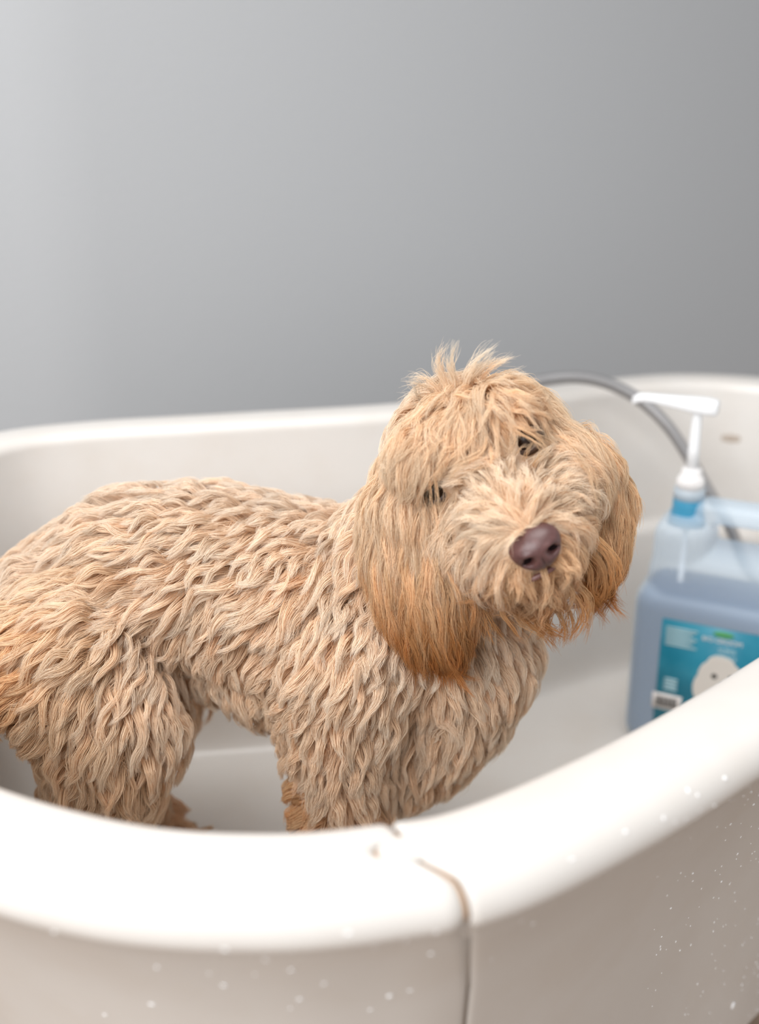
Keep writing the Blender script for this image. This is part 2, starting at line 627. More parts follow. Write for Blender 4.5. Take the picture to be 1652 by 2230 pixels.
M_let = mat('label_lettering', (.80, .76, .74), .5)
jtext('brand_lettering', 'BIO-GROOM', .0092, .072, LZ1 - .021, M_let)
jtext('name_lettering', 'SUPER', .0085, .080, LZ1 - .034, M_print)
jtext('name_lettering', 'WHITE', .0085, .080, LZ1 - .044, M_print)
bm = bmesh.new()
add_ball(bm, (.073, FY - .0008, LZ1 - .0085), (.014, .0006, .0045), None, 2)
jmesh('green_emblem', bm, M_green, lb)
bm = bmesh.new()
for cx, cz, rx, rz in ((.045, .105, .030, .028), (.028, .085, .018, .026), (.066, .085, .018, .026), (.047, .082, .026, .024), (.044, .126, .018, .012)):
    add_ball(bm, (cx + .030, FY - .0009, cz + .028), (rx, .0005, rz), None, 3)
dg_ = jmesh('printed_dog', bm, M_fur_print, lb)
for cx, cz, r_ in ((.037, .106, .0042), (.059, .108, .0040), (.050, .094, .0052)):
    bm = bmesh.new()
    add_ball(bm, (cx + .030, FY - .0014, cz + .028), (r_, .0004, r_ * .95), None, 2)
    jmesh('printed_eye', bm, M_dark, dg_)
bc = patch('barcode', LX0 - .004, LX0 + .036, .068, .092, M_let, lb, .0011)
for k in range(14):
    patch('bar', LX0 + .001 + k * .0021, LX0 + .0021 + k * .0021 + (.0006 if k % 3 else 0), .072, .088, M_dark, bc, .0014)

# pump
def jl(*a):
    o = lathe(*a)
    o.matrix_parent_inverse = Matrix.Identity(4)
    return o


jl('neck', [(.026, HT - .016), (.0225, HT - .002), (.021, HT + .006), (.0205, HT + .024), (.019, HT + .026)], M_neck, jug, 40)
jl('neck_sleeve', [(.0206, HT + .018), (.0206, HT + .034), (.0195, HT + .0345)], plastic('neck_sleeve', (.62, .70, .76), .8), jug, 40)
cprof = []
cprof = [(.0172, HT + .0320), (.0172, HT + .049), (.0160, HT + .0515), (.0140, HT + .052), (.0135, HT + .060), (.0125, HT + .062), (.008, HT + .0625)]
cl_ = jl('collar', cprof, M_collar, jug, 48)
bm = bmesh.new()
for k in range(28):
    a = 2 * math.pi * k / 28
    c_, s_ = math.cos(a), math.sin(a)
    bmesh.ops.create_cube(bm, size=1, matrix=Matrix.Translation((.0173 * c_, .0173 * s_, HT + .0405)) @ Matrix.Rotation(a, 4, 'Z') @ Matrix.Diagonal((.0012, .0016, .015, 1)))
jmesh('collar_ribs', bm, M_collar, cl_)
st = jl('pump_stem', [(.0080, HT + .061), (.0076, HT + .09), (.0066, HT + .135), (.0066, HT + .144)], M_white, jug, 24)
HZ = HT + .148
hd = []
xs = [.026, .024, .012, -.004, -.022, -.045, -.068, -.080, -.086]
hw = [.0085, .0115, .0125, .0125, .0105, .0088, .0072, .0062, .0052]
zt = [.0075, .0098, .0112, .0112, .0105, .0098, .0092, .0080, .0030]
zb = [-.0080, -.0100, -.0105, -.0095, -.0070, -.0035, -.0010, -.0040, -.0080]
V, F_ = [], []
K = 20
for x, h_, t_, b_ in zip(xs, hw, zt, zb):
    for k in range(K):
        a = 2 * math.pi * k / K
        c_, s_ = math.cos(a), math.sin(a)
        y = h_ * math.copysign(abs(c_) ** .5, c_)
        z = (t_ + b_) / 2 + (t_ - b_) / 2 * math.copysign(abs(s_) ** .5, s_)
        V.append((x, y, HZ + z))
for i in range(len(xs) - 1):
    for k in range(K):
        F_.append((i * K + k, (i + 1) * K + k, (i + 1) * K + (k + 1) % K, i * K + (k + 1) % K))
F_ += [tuple(range(K)), tuple((len(xs) - 1) * K + k for k in range(K))[::-1]]
me = bpy.data.meshes.new('pump_head')
me.from_pydata(V, [], F_)
jmesh('pump_head', me, M_white, jug)
jmesh('dip_tube', (lambda b: (bmesh.ops.create_cone(b, cap_ends=True, segments=12, radius1=.004, radius2=.004, depth=.30, matrix=Matrix.Translation((0, 0, .19))), b)[1])(bmesh.new()), M_white, jug)

# ------------------------------------------------------------------ shower hose
hp = [(980, 1000, 1.36), (1060, 890, 1.44), (1120, 848, 1.50), (1180, 828, 1.53), (1255, 822, 1.55), (1325, 836, 1.56), (1395, 873, 1.56), (1455, 930, 1.55), (1505, 1005, 1.54),
      (1548, 1078, 1.53), (1590, 1150, 1.52), (1625, 1235, 1.51)]
hpts = [W(*p) for p in hp]
hpts = [np.array([.02, 1.33, .575]), np.array([.06, 1.33, .68])] + hpts + [np.array([.588, 1.495, .71]), np.array([.568, 1.490, .64]), np.array([.545, 1.488, .595]), np.array([.515, 1.490, .575]), np.array([.480, 1.492, .5695])]
hc = catmull(hpts, 60)
dl = np.concatenate([[0], np.cumsum(np.linalg.norm(np.diff(hc, axis=0), axis=1))])
ss_ = np.arange(0, dl[-1], .0012)
hc = np.stack([np.interp(ss_, dl, hc[:, k]) for k in range(3)], -1)
hr = .0088 + .00045 * np.sin(ss_ / .0048 * 2 * math.pi)
hose = tube('shower_hose', hc, hr, M_steel, None, 14)
tag(hose, 'grey braided metal shower hose arching over the tub behind the pump', 'hose')


# ------------------------------------------------------------------ dog
# head frame: facing the camera, tilted about 30 degrees, nose a little down
HS = W(1052, 1030, .985)
toc = nrm(CAM - HS)
r_ = nrm(RT - toc * np.dot(RT, toc))
u_ = np.cross(toc, r_)
ROLL, DIP = math.radians(29), math.radians(20)
E1 = math.cos(ROLL) * r_ + math.sin(ROLL) * u_
e2 = -math.sin(ROLL) * r_ + math.cos(ROLL) * u_
E3 = math.cos(DIP) * toc - math.sin(DIP) * e2
E2 = math.cos(DIP) * e2 + math.sin(DIP) * toc


def H(x, y, z):
    return HS + E1 * x + E2 * y + E3 * z


dog = empty('dog', (-.1, 1.06, .5525))
tag(dog, 'damp curly cream coated dog standing in the tub with its head tilted', 'dog')
bm = bmesh.new()
add_chain(bm, [(W(150, 1345, 1.07), .078), (W(310, 1268, 1.07), .090), (W(470, 1262, 1.07), .090), (W(640, 1315, 1.06), .096),
               (W(780, 1340, 1.06), .100), (W(910, 1375, 1.05), .090), (W(1005, 1425, 1.04), .070)])
add_chain(bm, [(W(860, 1270, 1.04), .080), (W(960, 1170, 1.01), .070), (HS, .06)])
add_chain(bm, [(W(960, 1500, 1.05), .072), (W(880, 1590, 1.06), .068), (W(820, 1640, 1.05), .055)])
add_chain(bm, [(W(540, 1400, 1.06), .06), (W(700, 1450, 1.05), .075)])


def foot(bm, c, toe):
    c, toe = np.array(c), nrm(np.array(toe, float))
    sd_ = np.array([-toe[1], toe[0], 0])
    add_ball(bm, c + np.array([0, 0, .022]), .026)
    for k in (-1.2, -.4, .4, 1.2):
        add_ball(bm, c + toe * (.030 - .006 * abs(k)) + sd_ * k * .013 + np.array([0, 0, .014]), .0125)


ZF = .5545
# hind legs: thigh, stifle, hock, shank
def hind(hip, knee, hock, ft, r):
    add_chain(bm, [(hip, r[0]), (knee, r[1]), (hock, r[2]), (np.array(ft) + (0, 0, .03), r[3])])
    foot(bm, ft, (1, -.1, 0))


hind(W(150, 1440, 1.00), W(255, 1590, .985), W(205, 1790, 1.0), (-.305, .985, ZF), (.080, .062, .045, .034))
hind(W(230, 1440, 1.13), W(380, 1525, 1.14), W(270, 1690, 1.13), (-.238, 1.085, ZF), (.070, .028, .022, .020))
def fore(sh, el, wr, ft, r):
    add_chain(bm, [(sh, r[0]), (el, r[1]), (wr, r[2]), (np.array(ft) + (0, 0, .03), r[3])])
    foot(bm, ft, (1, -.15, 0))


fore(W(750, 1440, .995), W(735, 1620, .985), W(740, 1780, .985), (-.040, .97, ZF), (.070, .046, .038, .030))
fore(W(880, 1450, 1.10), W(800, 1640, 1.11), W(770, 1750, 1.12), (-.035, 1.08, ZF), (.066, .042, .034, .028))
add_chain(bm, [(W(60, 1360, 1.09), .032), (W(-50, 1400, 1.10), .024), (W(-130, 1480, 1.10), .016), (W(-160, 1560, 1.10), .012)])
# head
add_ball(bm, H(0, .005, -.008), (.078, .074, .080), [E1, E2, E3], 3)
add_ball(bm, H(0, .034, .018), (.066, .042, .048), [E1, E2, E3], 3)
for s in (-1, 1):
    add_ball(bm, H(s * .046, -.030, .020), .046)
    add_ball(bm, H(s * .038, .048, .038), .026)
add_chain(bm, [(H(0, -.012, .036), .048), (H(0, -.026, .078), .041), (H(0, -.033, .108), .027)])
for s in (-1, 1):
    add_chain(bm, [(H(s * .026, -.045, .050), .036), (H(s * .015, -.050, .102), .023)])
add_chain(bm, [(H(0, -.064, .030), .038), (H(0, -.078, .086), .020)])
body_me = remeshed('body', bm, .0055, 6)
M_skin = mat('dog_skin', (.70, .52, .37), .7, .2)
body = link('body', body_me, M_skin, dog)


def bvh_of(me):
    return BVHTree.FromPolygons([v.co.copy() for v in me.vertices], [tuple(p.vertices) for p in me.polygons])


BB = bvh_of(body_me)

# ears: flat hanging flaps
M_earskin = mat('ear_skin', (.42, .27, .16), .7, .2)


def ear(name, pts, nrm_dir, thick):
    bm = bmesh.new()
    nd = nrm(np.array(nrm_dir, float))
    C_ = [(np.array(p), r) for p, r in pts]
    for (c0, r0), (c1, r1) in zip(C_[:-1], C_[1:]):
        ax = nrm(c1 - c0)
        n2 = nrm(nd - ax * np.dot(nd, ax))
        sx = np.cross(ax, n2)
        for k in range(9):
            t = k / 8
            add_ball(bm, c0 + (c1 - c0) * t, ((r0 + (r1 - r0) * t), (r0 + (r1 - r0) * t), thick), [sx, ax, n2])
    return link(name, remeshed(name, bm, .0045, 6), M_earskin, dog)


earL = ear('ear', [(W(950, 978, .985), .026), (W(910, 1070, .955), .040), (W(897, 1180, .945), .045), (W(925, 1290, .935), .041), (W(945, 1350, .935), .030)],
           (-.45, -.9, .15), .013)
earR = ear('ear', [(W(1225, 975, 1.01), .022), (W(1278, 1030, 1.005), .031), (W(1300, 1100, 1.0), .034), (W(1296, 1180, .99), .027)],
           (.45, -.85, .15), .013)

# nose leather
NC = H(.0085, -.0345, .128)
V, F_ = [], []
NU, NV = 72, 48
for i in range(NV + 1):
    th = math.pi * i / NV                       # 0 = front pole
    for k in range(NU):
        a = 2 * math.pi * k / NU
        x, y, z = math.sin(th) * math.cos(a), math.sin(th) * math.sin(a), math.cos(th)
        # broad top, narrow foot
        X_ = .0228 * x * (1 + .16 * y) * (abs(x) + .001) ** -.08
        Y_ = .0182 * y - (.0020 if y < 0 else 0) * abs(y)
        Z_ = .0165 * z * (1 - .10 * abs(x)) - .004 * max(y, 0) ** 2
        if z > -.2:
            for sgn in (-1, 1):
                dx, dy = (x * sgn - .46), (y + .20)
                g = math.exp(-(dx * dx / .034 + dy * dy / .034))
                g2 = math.exp(-((x * sgn - .70) ** 2 / .030 + (y + .32 + .12 * (x * sgn - .7)) ** 2 / .006))
                Z_ -= .0125 * g + .0055 * g2
                Z_ += .0016 * math.exp(-((x * sgn - .50) ** 2 / .05 + (y - .12) ** 2 / .03))
            Z_ -= .0030 * math.exp(-(x * x / .0022)) * (1 / (1 + math.exp((y + .25) * 16)))
        V.append(NC + E1 * X_ + E2 * Y_ + E3 * Z_)
for i in range(NV):
    for k in range(NU):
        k2 = (k + 1) % NU
        F_.append((i * NU + k, (i + 1) * NU + k, (i + 1) * NU + k2, i * NU + k2))
M_nose = mat('nose_leather', (.085, .036, .033), .32, .5, noise=(70, (.135, .058, .053), .45, .7), bump=(900, .35, .0006))
nose = mesh('nose', V, F_, M_nose, dog)
M_black = mat('nostril_dark', (.012, .006, .006), .9, .1)
for s in (-1, 1):
    bm = bmesh.new()
    add_ball(bm, NC + E1 * s * .0108 - E2 * .0040 + E3 * .0030, (.0072, .0060, .0036), [E1, E2, E3], 2)
    bm_obj('nostril', bm, M_black, nose)
# dark lip line
M_lip = mat('lip_dark', (.16, .07, .06), .4)
lp = [H(x, -.061 - .10 * abs(x) ** 1.2, .1245 - 14 * x * x) for x in np.linspace(-.030, .030, 13)]
tube('lips', lp, [.0012] + [.0026] * 11 + [.0012], M_lip, dog, 10)
# eyes
M_eye = mat('eye_dark_brown', (.02, .010, .006), .25, .4)
M_lid_shade = mat('eyelid_hollow_shade', (.07, .038, .025), .5)  # dark lid skin, doubling as painted shade of the eye hollow
EYES = []
for s in (-1, 1):
    ec = H(s * .046, .027, .0555)
    EYES.append(ec)
    bm = bmesh.new()
    add_ball(bm, ec - E3 * .005, .0105, None, 3)
    e_ = bm_obj('eye', bm, M_eye, dog)
    bm = bmesh.new()
    t_ = [ec - E3 * .0005 + E1 * .0140 * math.cos(a) + E2 * .0095 * math.sin(a) for a in np.linspace(0, 2 * math.pi, 25)]
    bm.free()
    tube('eyelid_and_shade', t_, .0045, M_lid_shade, e_, 8, False)  # ring widened past the lid so its dark colour stands for hollow shade

# ------------------------------------------------------------------ coat
# tints of the hair (root, tip); darker pale-coat roots also paint shade into the crevices
PAL = {
    'cream': (lin(234, 205, 170), lin(246, 231, 208)),
    'face': (lin(246, 228, 204), lin(249, 238, 221)),
    'brow': (lin(228, 194, 154), lin(242, 219, 188)),
    'body': (lin(236, 209, 178), lin(250, 240, 225)),
    'back': (lin(233, 211, 187), lin(246, 236, 222)),
    'rump': (lin(234, 206, 172), lin(249, 234, 213)),
    'wet': (lin(229, 192, 146), lin(233, 193, 144)),
    'ear': (lin(230, 200, 162), lin(228, 192, 148)),
    'earlow': (lin(204, 156, 106), lin(192, 134, 76)),
    'beard': (lin(226, 190, 146), lin(190, 130, 70)),
    'rust': (lin(200, 148, 92), lin(184, 118, 58)),
}
# u, v, du, dv, length, lift, wave, hang, tint     (direction as it lies on the dog's side)
AN_BODY = [
    (70, 1260, -1, .55, .052, .30, .0050, .10, 'back'), (60, 1330, -1, .35, .060, .40, .0055, .15, 'rump'), (40, 1450, -.9, .55, .062, .45, .0055, .2, 'wet'),
    (120, 1540, -.75, .75, .062, .45, .0055, .25, 'rump'), (30, 1540, -.8, .7, .060, .5, .005, .3, 'wet'),
    (190, 1150, -1, .40, .048, .25, .0050, .05, 'back'), (220, 1250, -1, .38, .056, .35, .0060, .12, 'rump'), (190, 1400, -.85, .6, .060, .42, .0060, .2, 'rump'),
    (330, 1090, -1, .15, .046, .22, .0045, .05, 'back'), (340, 1200, -.95, .4, .052, .32, .0060, .1, 'body'), (320, 1330, -.75, .75, .054, .36, .0055, .15, 'body'),
    (300, 1470, -.45, 1, .054, .38, .0050, .25, 'body'), (230, 1600, -.30, 1, .056, .40, .0050, .3, 'rump'), (180, 1700, -.30, 1, .055, .40, .005, .35, 'rump'),
    (290, 1700, .02, 1, .054, .36, .0050, .35, 'rump'), (345, 1600, .22, 1, .048, .32, .0045, .3, 'body'), (350, 1500, .25, 1, .046, .32, .0045, .2, 'body'),
    (470, 1080, -1, .12, .044, .22, .0045, .05, 'back'), (470, 1200, -.85, .5, .046, .28, .0050, .1, 'body'), (460, 1330, -.7, .75, .046, .30, .0050, .15, 'body'),
    (440, 1440, -.3, 1, .046, .34, .0045, .3, 'body'), (520, 1490, -.15, 1, .044, .36, .0045, .4, 'body'),
    (610, 1100, -1, .15, .042, .22, .0045, .05, 'back'), (600, 1230, -.75, .65, .044, .28, .0050, .1, 'body'), (600, 1370, -.6, .8, .044, .30, .0050, .15, 'body'),
    (590, 1500, -.5, .75, .042, .36, .0045, .3, 'rump'),
    (720, 1130, -.8, .4, .042, .24, .0045, .05, 'back'), (730, 1260, -.6, .8, .044, .28, .0050, .1, 'body'), (730, 1420, -.45, .95, .044, .30, .0050, .15, 'body'),
    (700, 1550, -.4, 1, .042, .30, .0045, .2, 'body'), (680, 1680, -.35, 1, .038, .32, .0040, .25, 'body'), (650, 1720, -.6, .7, .034, .4, .004, .2, 'wet'),
    (760, 1700, -.05, 1, .038, .30, .0040, .25, 'body'), (820, 1600, -.15, 1, .042, .30, .0045, .25, 'body'), (860, 1680, .15, 1, .048, .5, .004, .5, 'body'),
    (860, 1450, -.35, 1, .046, .30, .0050, .2, 'body'), (940, 1420, -.1, 1, .046, .32, .0050, .25, 'body'), (940, 1560, -.05, 1, .050, .55, .0045, .5, 'body'),
    (1030, 1480, .25, 1, .050, .5, .0045, .5, 'body'), (1080, 1430, .5, 1, .042, .34, .004, .3, 'body'),
    (850, 1250, -.4, 1, .05, .3, .005, .15, 'body'),
]
AN_HEAD = [
    (1010, 850, -.25, .5, .044, .75, .003, .0, 'cream'), (1050, 845, .35, .5, .046, .6, .003, .05, 'cream'), (960, 900, -.7, .6, .052, .45, .0035, .1, 'cream'), (1010, 900, -.1, 1, .046, .6, .004, .1, 'cream'), (1070, 890, .4, .8, .05, .5, .004, .1, 'cream'),
    (930, 960, -.55, 1, .060, .35, .0035, .2, 'cream'), (990, 960, -.25, 1, .050, .42, .0045, .15, 'brow'), (1030, 930, .0, 1, .046, .45, .005, .1, 'brow'),
    (1050, 975, .08, 1, .034, .36, .004, .1, 'brow'), (1100, 925, .45, .75, .046, .42, .004, .1, 'brow'), (1150, 900, .9, .45, .058, .38, .003, .12, 'cream'),
    (1110, 860, .85, .25, .055, .36, .003, .1, 'cream'), (1180, 870, .9, .5, .080, .34, .003, .15, 'cream'), (1200, 930, .85, .75, .085, .38, .003, .2, 'brow'),
    # bridge and muzzle: radiates away from the nose
    (1090, 1030, -.05, -1, .018, .18, .0012, 0, 'face'), (1115, 1075, -.1, -1, .016, .15, .0010, 0, 'face'), (1060, 1050, -.7, -.7, .026, .28, .0015, 0, 'face'),
    (1135, 1020, .3, -1, .026, .28, .0015, 0, 'face'), (1175, 1030, .8, -.65, .032, .32, .0018, .02, 'face'), (1150, 1090, .55, -.8, .022, .2, .0012, 0, 'face'),
    (1090, 1100, -.85, -.25, .026, .22, .0015, .05, 'face'), (1030, 1080, -1, .0, .036, .3, .0020, .1, 'face'), (1010, 1130, -.9, .5, .046, .32, .0025, .2, 'face'),
    (1080, 1150, -.9, .45, .038, .26, .0020, .15, 'face'), (1100, 1190, -.75, .8, .040, .28, .0020, .3, 'face'), (1040, 1210, -.4, 1, .056, .3, .0025, .35, 'face'),
    (1000, 1220, -.25, 1, .060, .3, .003, .35, 'face'), (1090, 1250, -.25, 1, .058, .32, .0025, .45, 'beard'), (1060, 1290, .0, 1, .062, .32, .003, .5, 'beard'),
    (1125, 1240, -.15, 1, .022, .30, .001, .3, 'brow'), (1165, 1250, .05, 1, .014, .25, .001, .3, 'brow'), (1205, 1235, .3, 1, .024, .3, .001, .35, 'brow'),
    (1215, 1110, .9, -.1, .034, .28, .0018, .15, 'face'), (1240, 1070, 1, -.2, .042, .3, .002, .15, 'face'), (1240, 1150, .9, .45, .048, .3, .002, .3, 'brow'),
    (1260, 1120, .85, .55, .052, .3, .0022, .3, 'brow'), (1245, 1200, .55, 1, .058, .32, .0025, .45, 'beard'), (1225, 1250, .25, 1, .052, .34, .0025, .6, 'beard'),
    (1170, 1290, .08, 1, .078, .34, .0022, .7, 'beard'), (1130, 1300, .0, 1, .080, .34, .0022, .7, 'beard'), (1200, 1280, .15, 1, .074, .34, .002, .7, 'beard'),
    (950, 1060, -.4, 1, .07, .3, .003, .3, 'cream'), (960, 1150, -.3, 1, .06, .3, .003, .3, 'brow'), (1240, 980, .7, .8, .08, .36, .003, .25, 'brow'),
]
AN_EARL = [(915, 940, -.5, 1, .070, .3, .003, .3, 'cream'), (870, 1050, -.35, 1, .095, .25, .0035, .5, 'cream'), (930, 1060, -.1, 1, .09, .25, .003, .5, 'cream'),
           (850, 1170, -.05, 1, .100, .22, .0035, .6, 'ear'), (920, 1180, .05, 1, .10, .22, .0035, .6, 'ear'), (880, 1280, .2, 1, .095, .24, .0045, .6, 'earlow'),
           (940, 1290, .15, 1, .085, .24, .0050, .6, 'earlow'), (900, 1370, .22, 1, .075, .26, .0055, .7, 'rust'), (960, 1370, .1, 1, .065, .26, .0055, .7, 'rust')]
AN_EARR = [(1230, 930, .75, .8, .07, .3, .003, .25, 'cream'), (1290, 990, .55, 1, .075, .26, .003, .4, 'brow'), (1310, 1080, .15, 1, .080, .24, .003, .55, 'ear'),
           (1280, 1080, .2, 1, .08, .24, .003, .5, 'ear'), (1310, 1180, -.1, 1, .075, .24, .0035, .6, 'earlow'), (1285, 1200, -.05, 1, .07, .24, .004, .6, 'rust')]


def anchors(spec, bvh):
    P, D, Q = [], [], []
    for u, v, du, dv, ln, lift, wave, hang, tint in spec:
        p, n_, _, _ = hit(bvh, u, v)
        if p is None:
            q = None
            for k in range(1, 40):
                for a in np.linspace(0, 2 * math.pi, 12, endpoint=False):
                    h_ = hit(bvh, u + 6 * k * math.cos(a), v + 6 * k * math.sin(a))
                    if h_[0] is not None:
                        q = h_
                        break
                if q:
                    break
            if q is None:
                continue
            p, n_ = q[0], q[1]
        d = nrm(du * RT - dv * UP)
        n_ = np.array(n_)
        vw = nrm(np.array(p) - CAM)
        # direction on the surface that looks like (du, dv)
        if abs(n_ @ vw) > .25:
            t = d - vw * ((d @ n_) / (vw @ n_)) * .8
        else:
            t = d
        t = nrm(t - n_ * (t @ n_))
        P.append(p)
        D.append(t)
        Q.append([ln, lift, wave, hang, *PAL[tint][0], *PAL[tint][1]])
    return np.array(P), np.array(D), np.array(Q)


def idw(pos, A, power=3.2, sharp=.012):
    P, D, Q = A
    d2 = ((pos[:, None] - P[None]) ** 2).sum(-1) + sharp ** 2
    w_ = d2 ** (-power / 2)
    w_ /= w_.sum(1, keepdims=True)
    return nrm(w_ @ D), w_ @ Q


def sample_surface(me, spacing_fn, dens):
    n_ = len(me.polygons)
    co = np.empty(len(me.vertices) * 3)
    me.vertices.foreach_get('co', co)
    co = co.reshape(-1, 3)
    me.calc_loop_triangles()
    tri = np.empty(len(me.loop_triangles) * 3, int)
    me.loop_triangles.foreach_get('vertices', tri)
    tri = tri.reshape(-1, 3)
    a, b, c = co[tri[:, 0]], co[tri[:, 1]], co[tri[:, 2]]
    cr = np.cross(b - a, c - a)
    ar = np.linalg.norm(cr, axis=1) / 2
    N = nrm(cr)
    cen_ = (a + b + c) / 3
    wgt = ar * spacing_fn(cen_, N)
    num = int(wgt.sum() * dens)
    idx = rng.choice(len(tri), num, p=wgt / wgt.sum())
    r1, r2_ = np.sqrt(rng.random(num))[:, None], rng.random(num)[:, None]
    pos = (1 - r1) * a[idx] + r1 * (1 - r2_) * b[idx] + r1 * r2_ * c[idx]
    return pos, N[idx]


def vnoise(p, f, seed):
    r = np.random.default_rng(seed)
    out = 0
    for k in range(5):
        d = nrm(r.normal(size=3))
        out = out + np.sin(p @ d * f * r.uniform(.6, 1.6) + r.uniform(0, 7))
    return out / 5


STEPS = 12


def grow_locks(roots, norms, A, bvh, loft, spread=.25, wavelen=.030, LEN_K=1.15):
    """guide of every lock, following the surface it lies on"""
    n_ = len(roots)
    D, Q = idw(roots, A)
    ln = Q[:, 0] * LEN_K * rng.uniform(.62, 1.22, n_)
    lift, wave, hang = Q[:, 1], Q[:, 2] * rng.uniform(.6, 1.3, n_), Q[:, 3]
    pos = roots.copy()
    pts = [pos.copy()]
    N = norms.copy()
    ph = rng.uniform(0, 2 * math.pi, n_)
    wl = wavelen * rng.uniform(.8, 1.3, n_)
    jit = rng.normal(size=(n_, 3)) * spread + np.stack([vnoise(roots, 70, 40 + k) for k in range(3)], -1) * .35
    hmax = loft * rng.uniform(.25, 1.25, n_)
    prev = None
    step = ln / (STEPS - 1)
    for k in range(1, STEPS):
        s = k / (STEPS - 1)
        D2, _ = idw(pos, A)
        t = D2 + jit
        t = t - N * (t * N).sum(1, keepdims=True)
        t = nrm(t)
        b = np.cross(N, t)
        up = np.maximum(lift * (1 - 1.5 * s), -.25)[:, None]
        g = (hang * s * 1.2)[:, None] * np.array([0, 0, -1.0])
        wv = (np.cos(2 * math.pi * s * ln / wl + ph) * wave / wl * 2 * math.pi * min(1, s * 2))[:, None]
        d = t + N * up + g + b * wv * .8
        d = nrm(d)
        if prev is not None:
            d = nrm(d * .7 + prev * .3)
        prev = d
        pos = pos + d * step[:, None]
        hmin = np.minimum(hmax * min(1, s * 2.2), .02) * (1 - .12 * s)
        for i in range(n_):
            p, nn, _, ds = bvh.find_nearest(pos[i])
            if p is None:
                continue
            nn = np.array(nn)
            p = np.array(p)
            h_ = (pos[i] - p) @ nn
            if h_ < hmin[i] and ds < .03:
                pos[i] = p + nn * hmin[i]
            if ds < .03:
                N[i] = nn
        pts.append(pos.copy())
    return np.stack(pts, 1), Q, ln


def part_eyes(G, *rest):
    keep = np.ones(len(G), bool)
    for k, e in enumerate(EYES):
        for off, rr in (((.004, .0155), (.014, .016), (.026, .0135)), ((.004, .0135), (.014, .0130), (.026, .0090)))[k]:
            c = e + E3 * off - E2 * .003
            keep &= np.linalg.norm(G - c, axis=-1).min(1) > rr * rng.uniform(.7, 1.1, len(G))
    for q in lp[2:-2]:
        keep &= np.linalg.norm(G - q, axis=-1).min(1) > .0034
    keep &= np.linalg.norm(G - (NC + E3 * .010), axis=-1).min(1) > .0165
    return [G[keep]] + [r[keep] for r in rest]


def strands(G, norms, Q, per, width, r_root, clump=.9, seedv=0, tipw=.10, frizz=.0008, var=.10):
    """hairs of every lock -> positions, radii, colours"""
    n_, k_ = G.shape[:2]
    T = nrm(np.gradient(G, axis=1))
    s = np.linspace(0, 1, k_)
    ref = norms[:, None, :] + 0 * T
    B = nrm(np.cross(ref, T))
    C_ = np.cross(T, B)
    ang = rng.uniform(0, 2 * math.pi, (n_, per))
    rad = np.sqrt(rng.random((n_, per)))
    wd = width * rng.uniform(.7, 1.35, (n_, 1))
    ox = np.cos(ang) * rad * wd
    oy = np.sin(ang) * rad * wd * .55
    prof_ = (1 - s ** 1.4 * clump) * (1 - .25 * np.sin(s * math.pi))           # lock closes towards the tip
    prof_ = np.maximum(prof_, tipw)
    cut = rng.uniform(.80, 1.0, (n_, per))                  # hairs end at slightly different lengths
    ts = s[None, None] * cut[..., None]
    fi = ts * (k_ - 1)
    i0 = np.clip(fi.astype(int), 0, k_ - 2)
    fr = (fi - i0)[..., None]
    ar = np.arange(n_)[:, None, None]
    Gp = G[ar, i0] * (1 - fr) + G[ar, i0 + 1] * fr
    Bp = B[ar, i0] * (1 - fr) + B[ar, i0 + 1] * fr
    Cp = C_[ar, i0] * (1 - fr) + C_[ar, i0 + 1] * fr
    pp = np.interp(ts, s, prof_)
    tw = rng.normal(size=(n_, 1, 1)) * 1.2 * s[None, None]
    cx = ox[..., None] * np.cos(tw) - oy[..., None] * np.sin(tw)
    cy = ox[..., None] * np.sin(tw) + oy[..., None] * np.cos(tw)
    P = Gp + Bp * (cx * pp)[..., None] + Cp * (cy * pp)[..., None]
    fz = rng.normal(size=(n_, per, 1, 3)) * np.sin(s * 5 + rng.uniform(0, 6, (n_, per, 1)))[..., None] * frizz * s[None, None, :, None]
    P = P + fz
    R = r_root * np.interp(s, [0, .25, .7, 1], [.9, 1, .75, .18])
    R = np.broadcast_to(R, (n_, per, k_)) * rng.uniform(.7, 1.2, (n_, per, 1))
    c0, c1 = Q[:, 4:7], Q[:, 7:10]
    lv = np.exp(rng.normal(0, var, (n_, 1, 1, 1))) * np.exp(rng.normal(-.02, .08, (n_, per, 1, 1)))
    f = np.clip(s ** 1.5, 0, 1)[None, None, :, None]
    Cc = (c0[:, None, None] * (1 - f) + c1[:, None, None] * f) * lv
    warm = np.abs(rng.normal(0, .045, (n_, 1, 1))) + rng.normal(.0, .02, (n_, per, 1))
    Cc = Cc * np.stack([1 + 0 * warm, 1 - warm * .5, 1 - warm], -1)
    return P.reshape(-1, k_, 3), R.reshape(-1, k_), (Cc * np.minimum(1, .94 / Cc.max(-1, keepdims=True))).reshape(-1, k_, 3)


def hair_mat(name, rough=.42, spec=.35):
    m = bpy.data.materials.new(name)
    m.use_nodes = True
    nt = m.node_tree
    b = nt.nodes['Principled BSDF']
    at = nt.nodes.new('ShaderNodeAttribute')
    at.attribute_name = 'tint'
    nt.links.new(at.outputs['Color'], b.inputs['Base Color'])
    b.inputs['Roughness'].default_value = rough
    b.inputs['Specular IOR Level'].default_value = spec
    tl = nt.nodes.new('ShaderNodeBsdfTranslucent')
    nt.links.new(at.outputs['Color'], tl.inputs[0])
    mx = nt.nodes.new('ShaderNodeMixShader')
    mx.inputs[0].default_value = .38
    nt.links.new(b.outputs[0], mx.inputs[1])
    nt.links.new(tl.outputs[0], mx.inputs[2])
    nt.links.new(mx.outputs[0], nt.nodes['Material Output'].inputs[0])
    return m


M_hair = hair_mat('cream_hair')


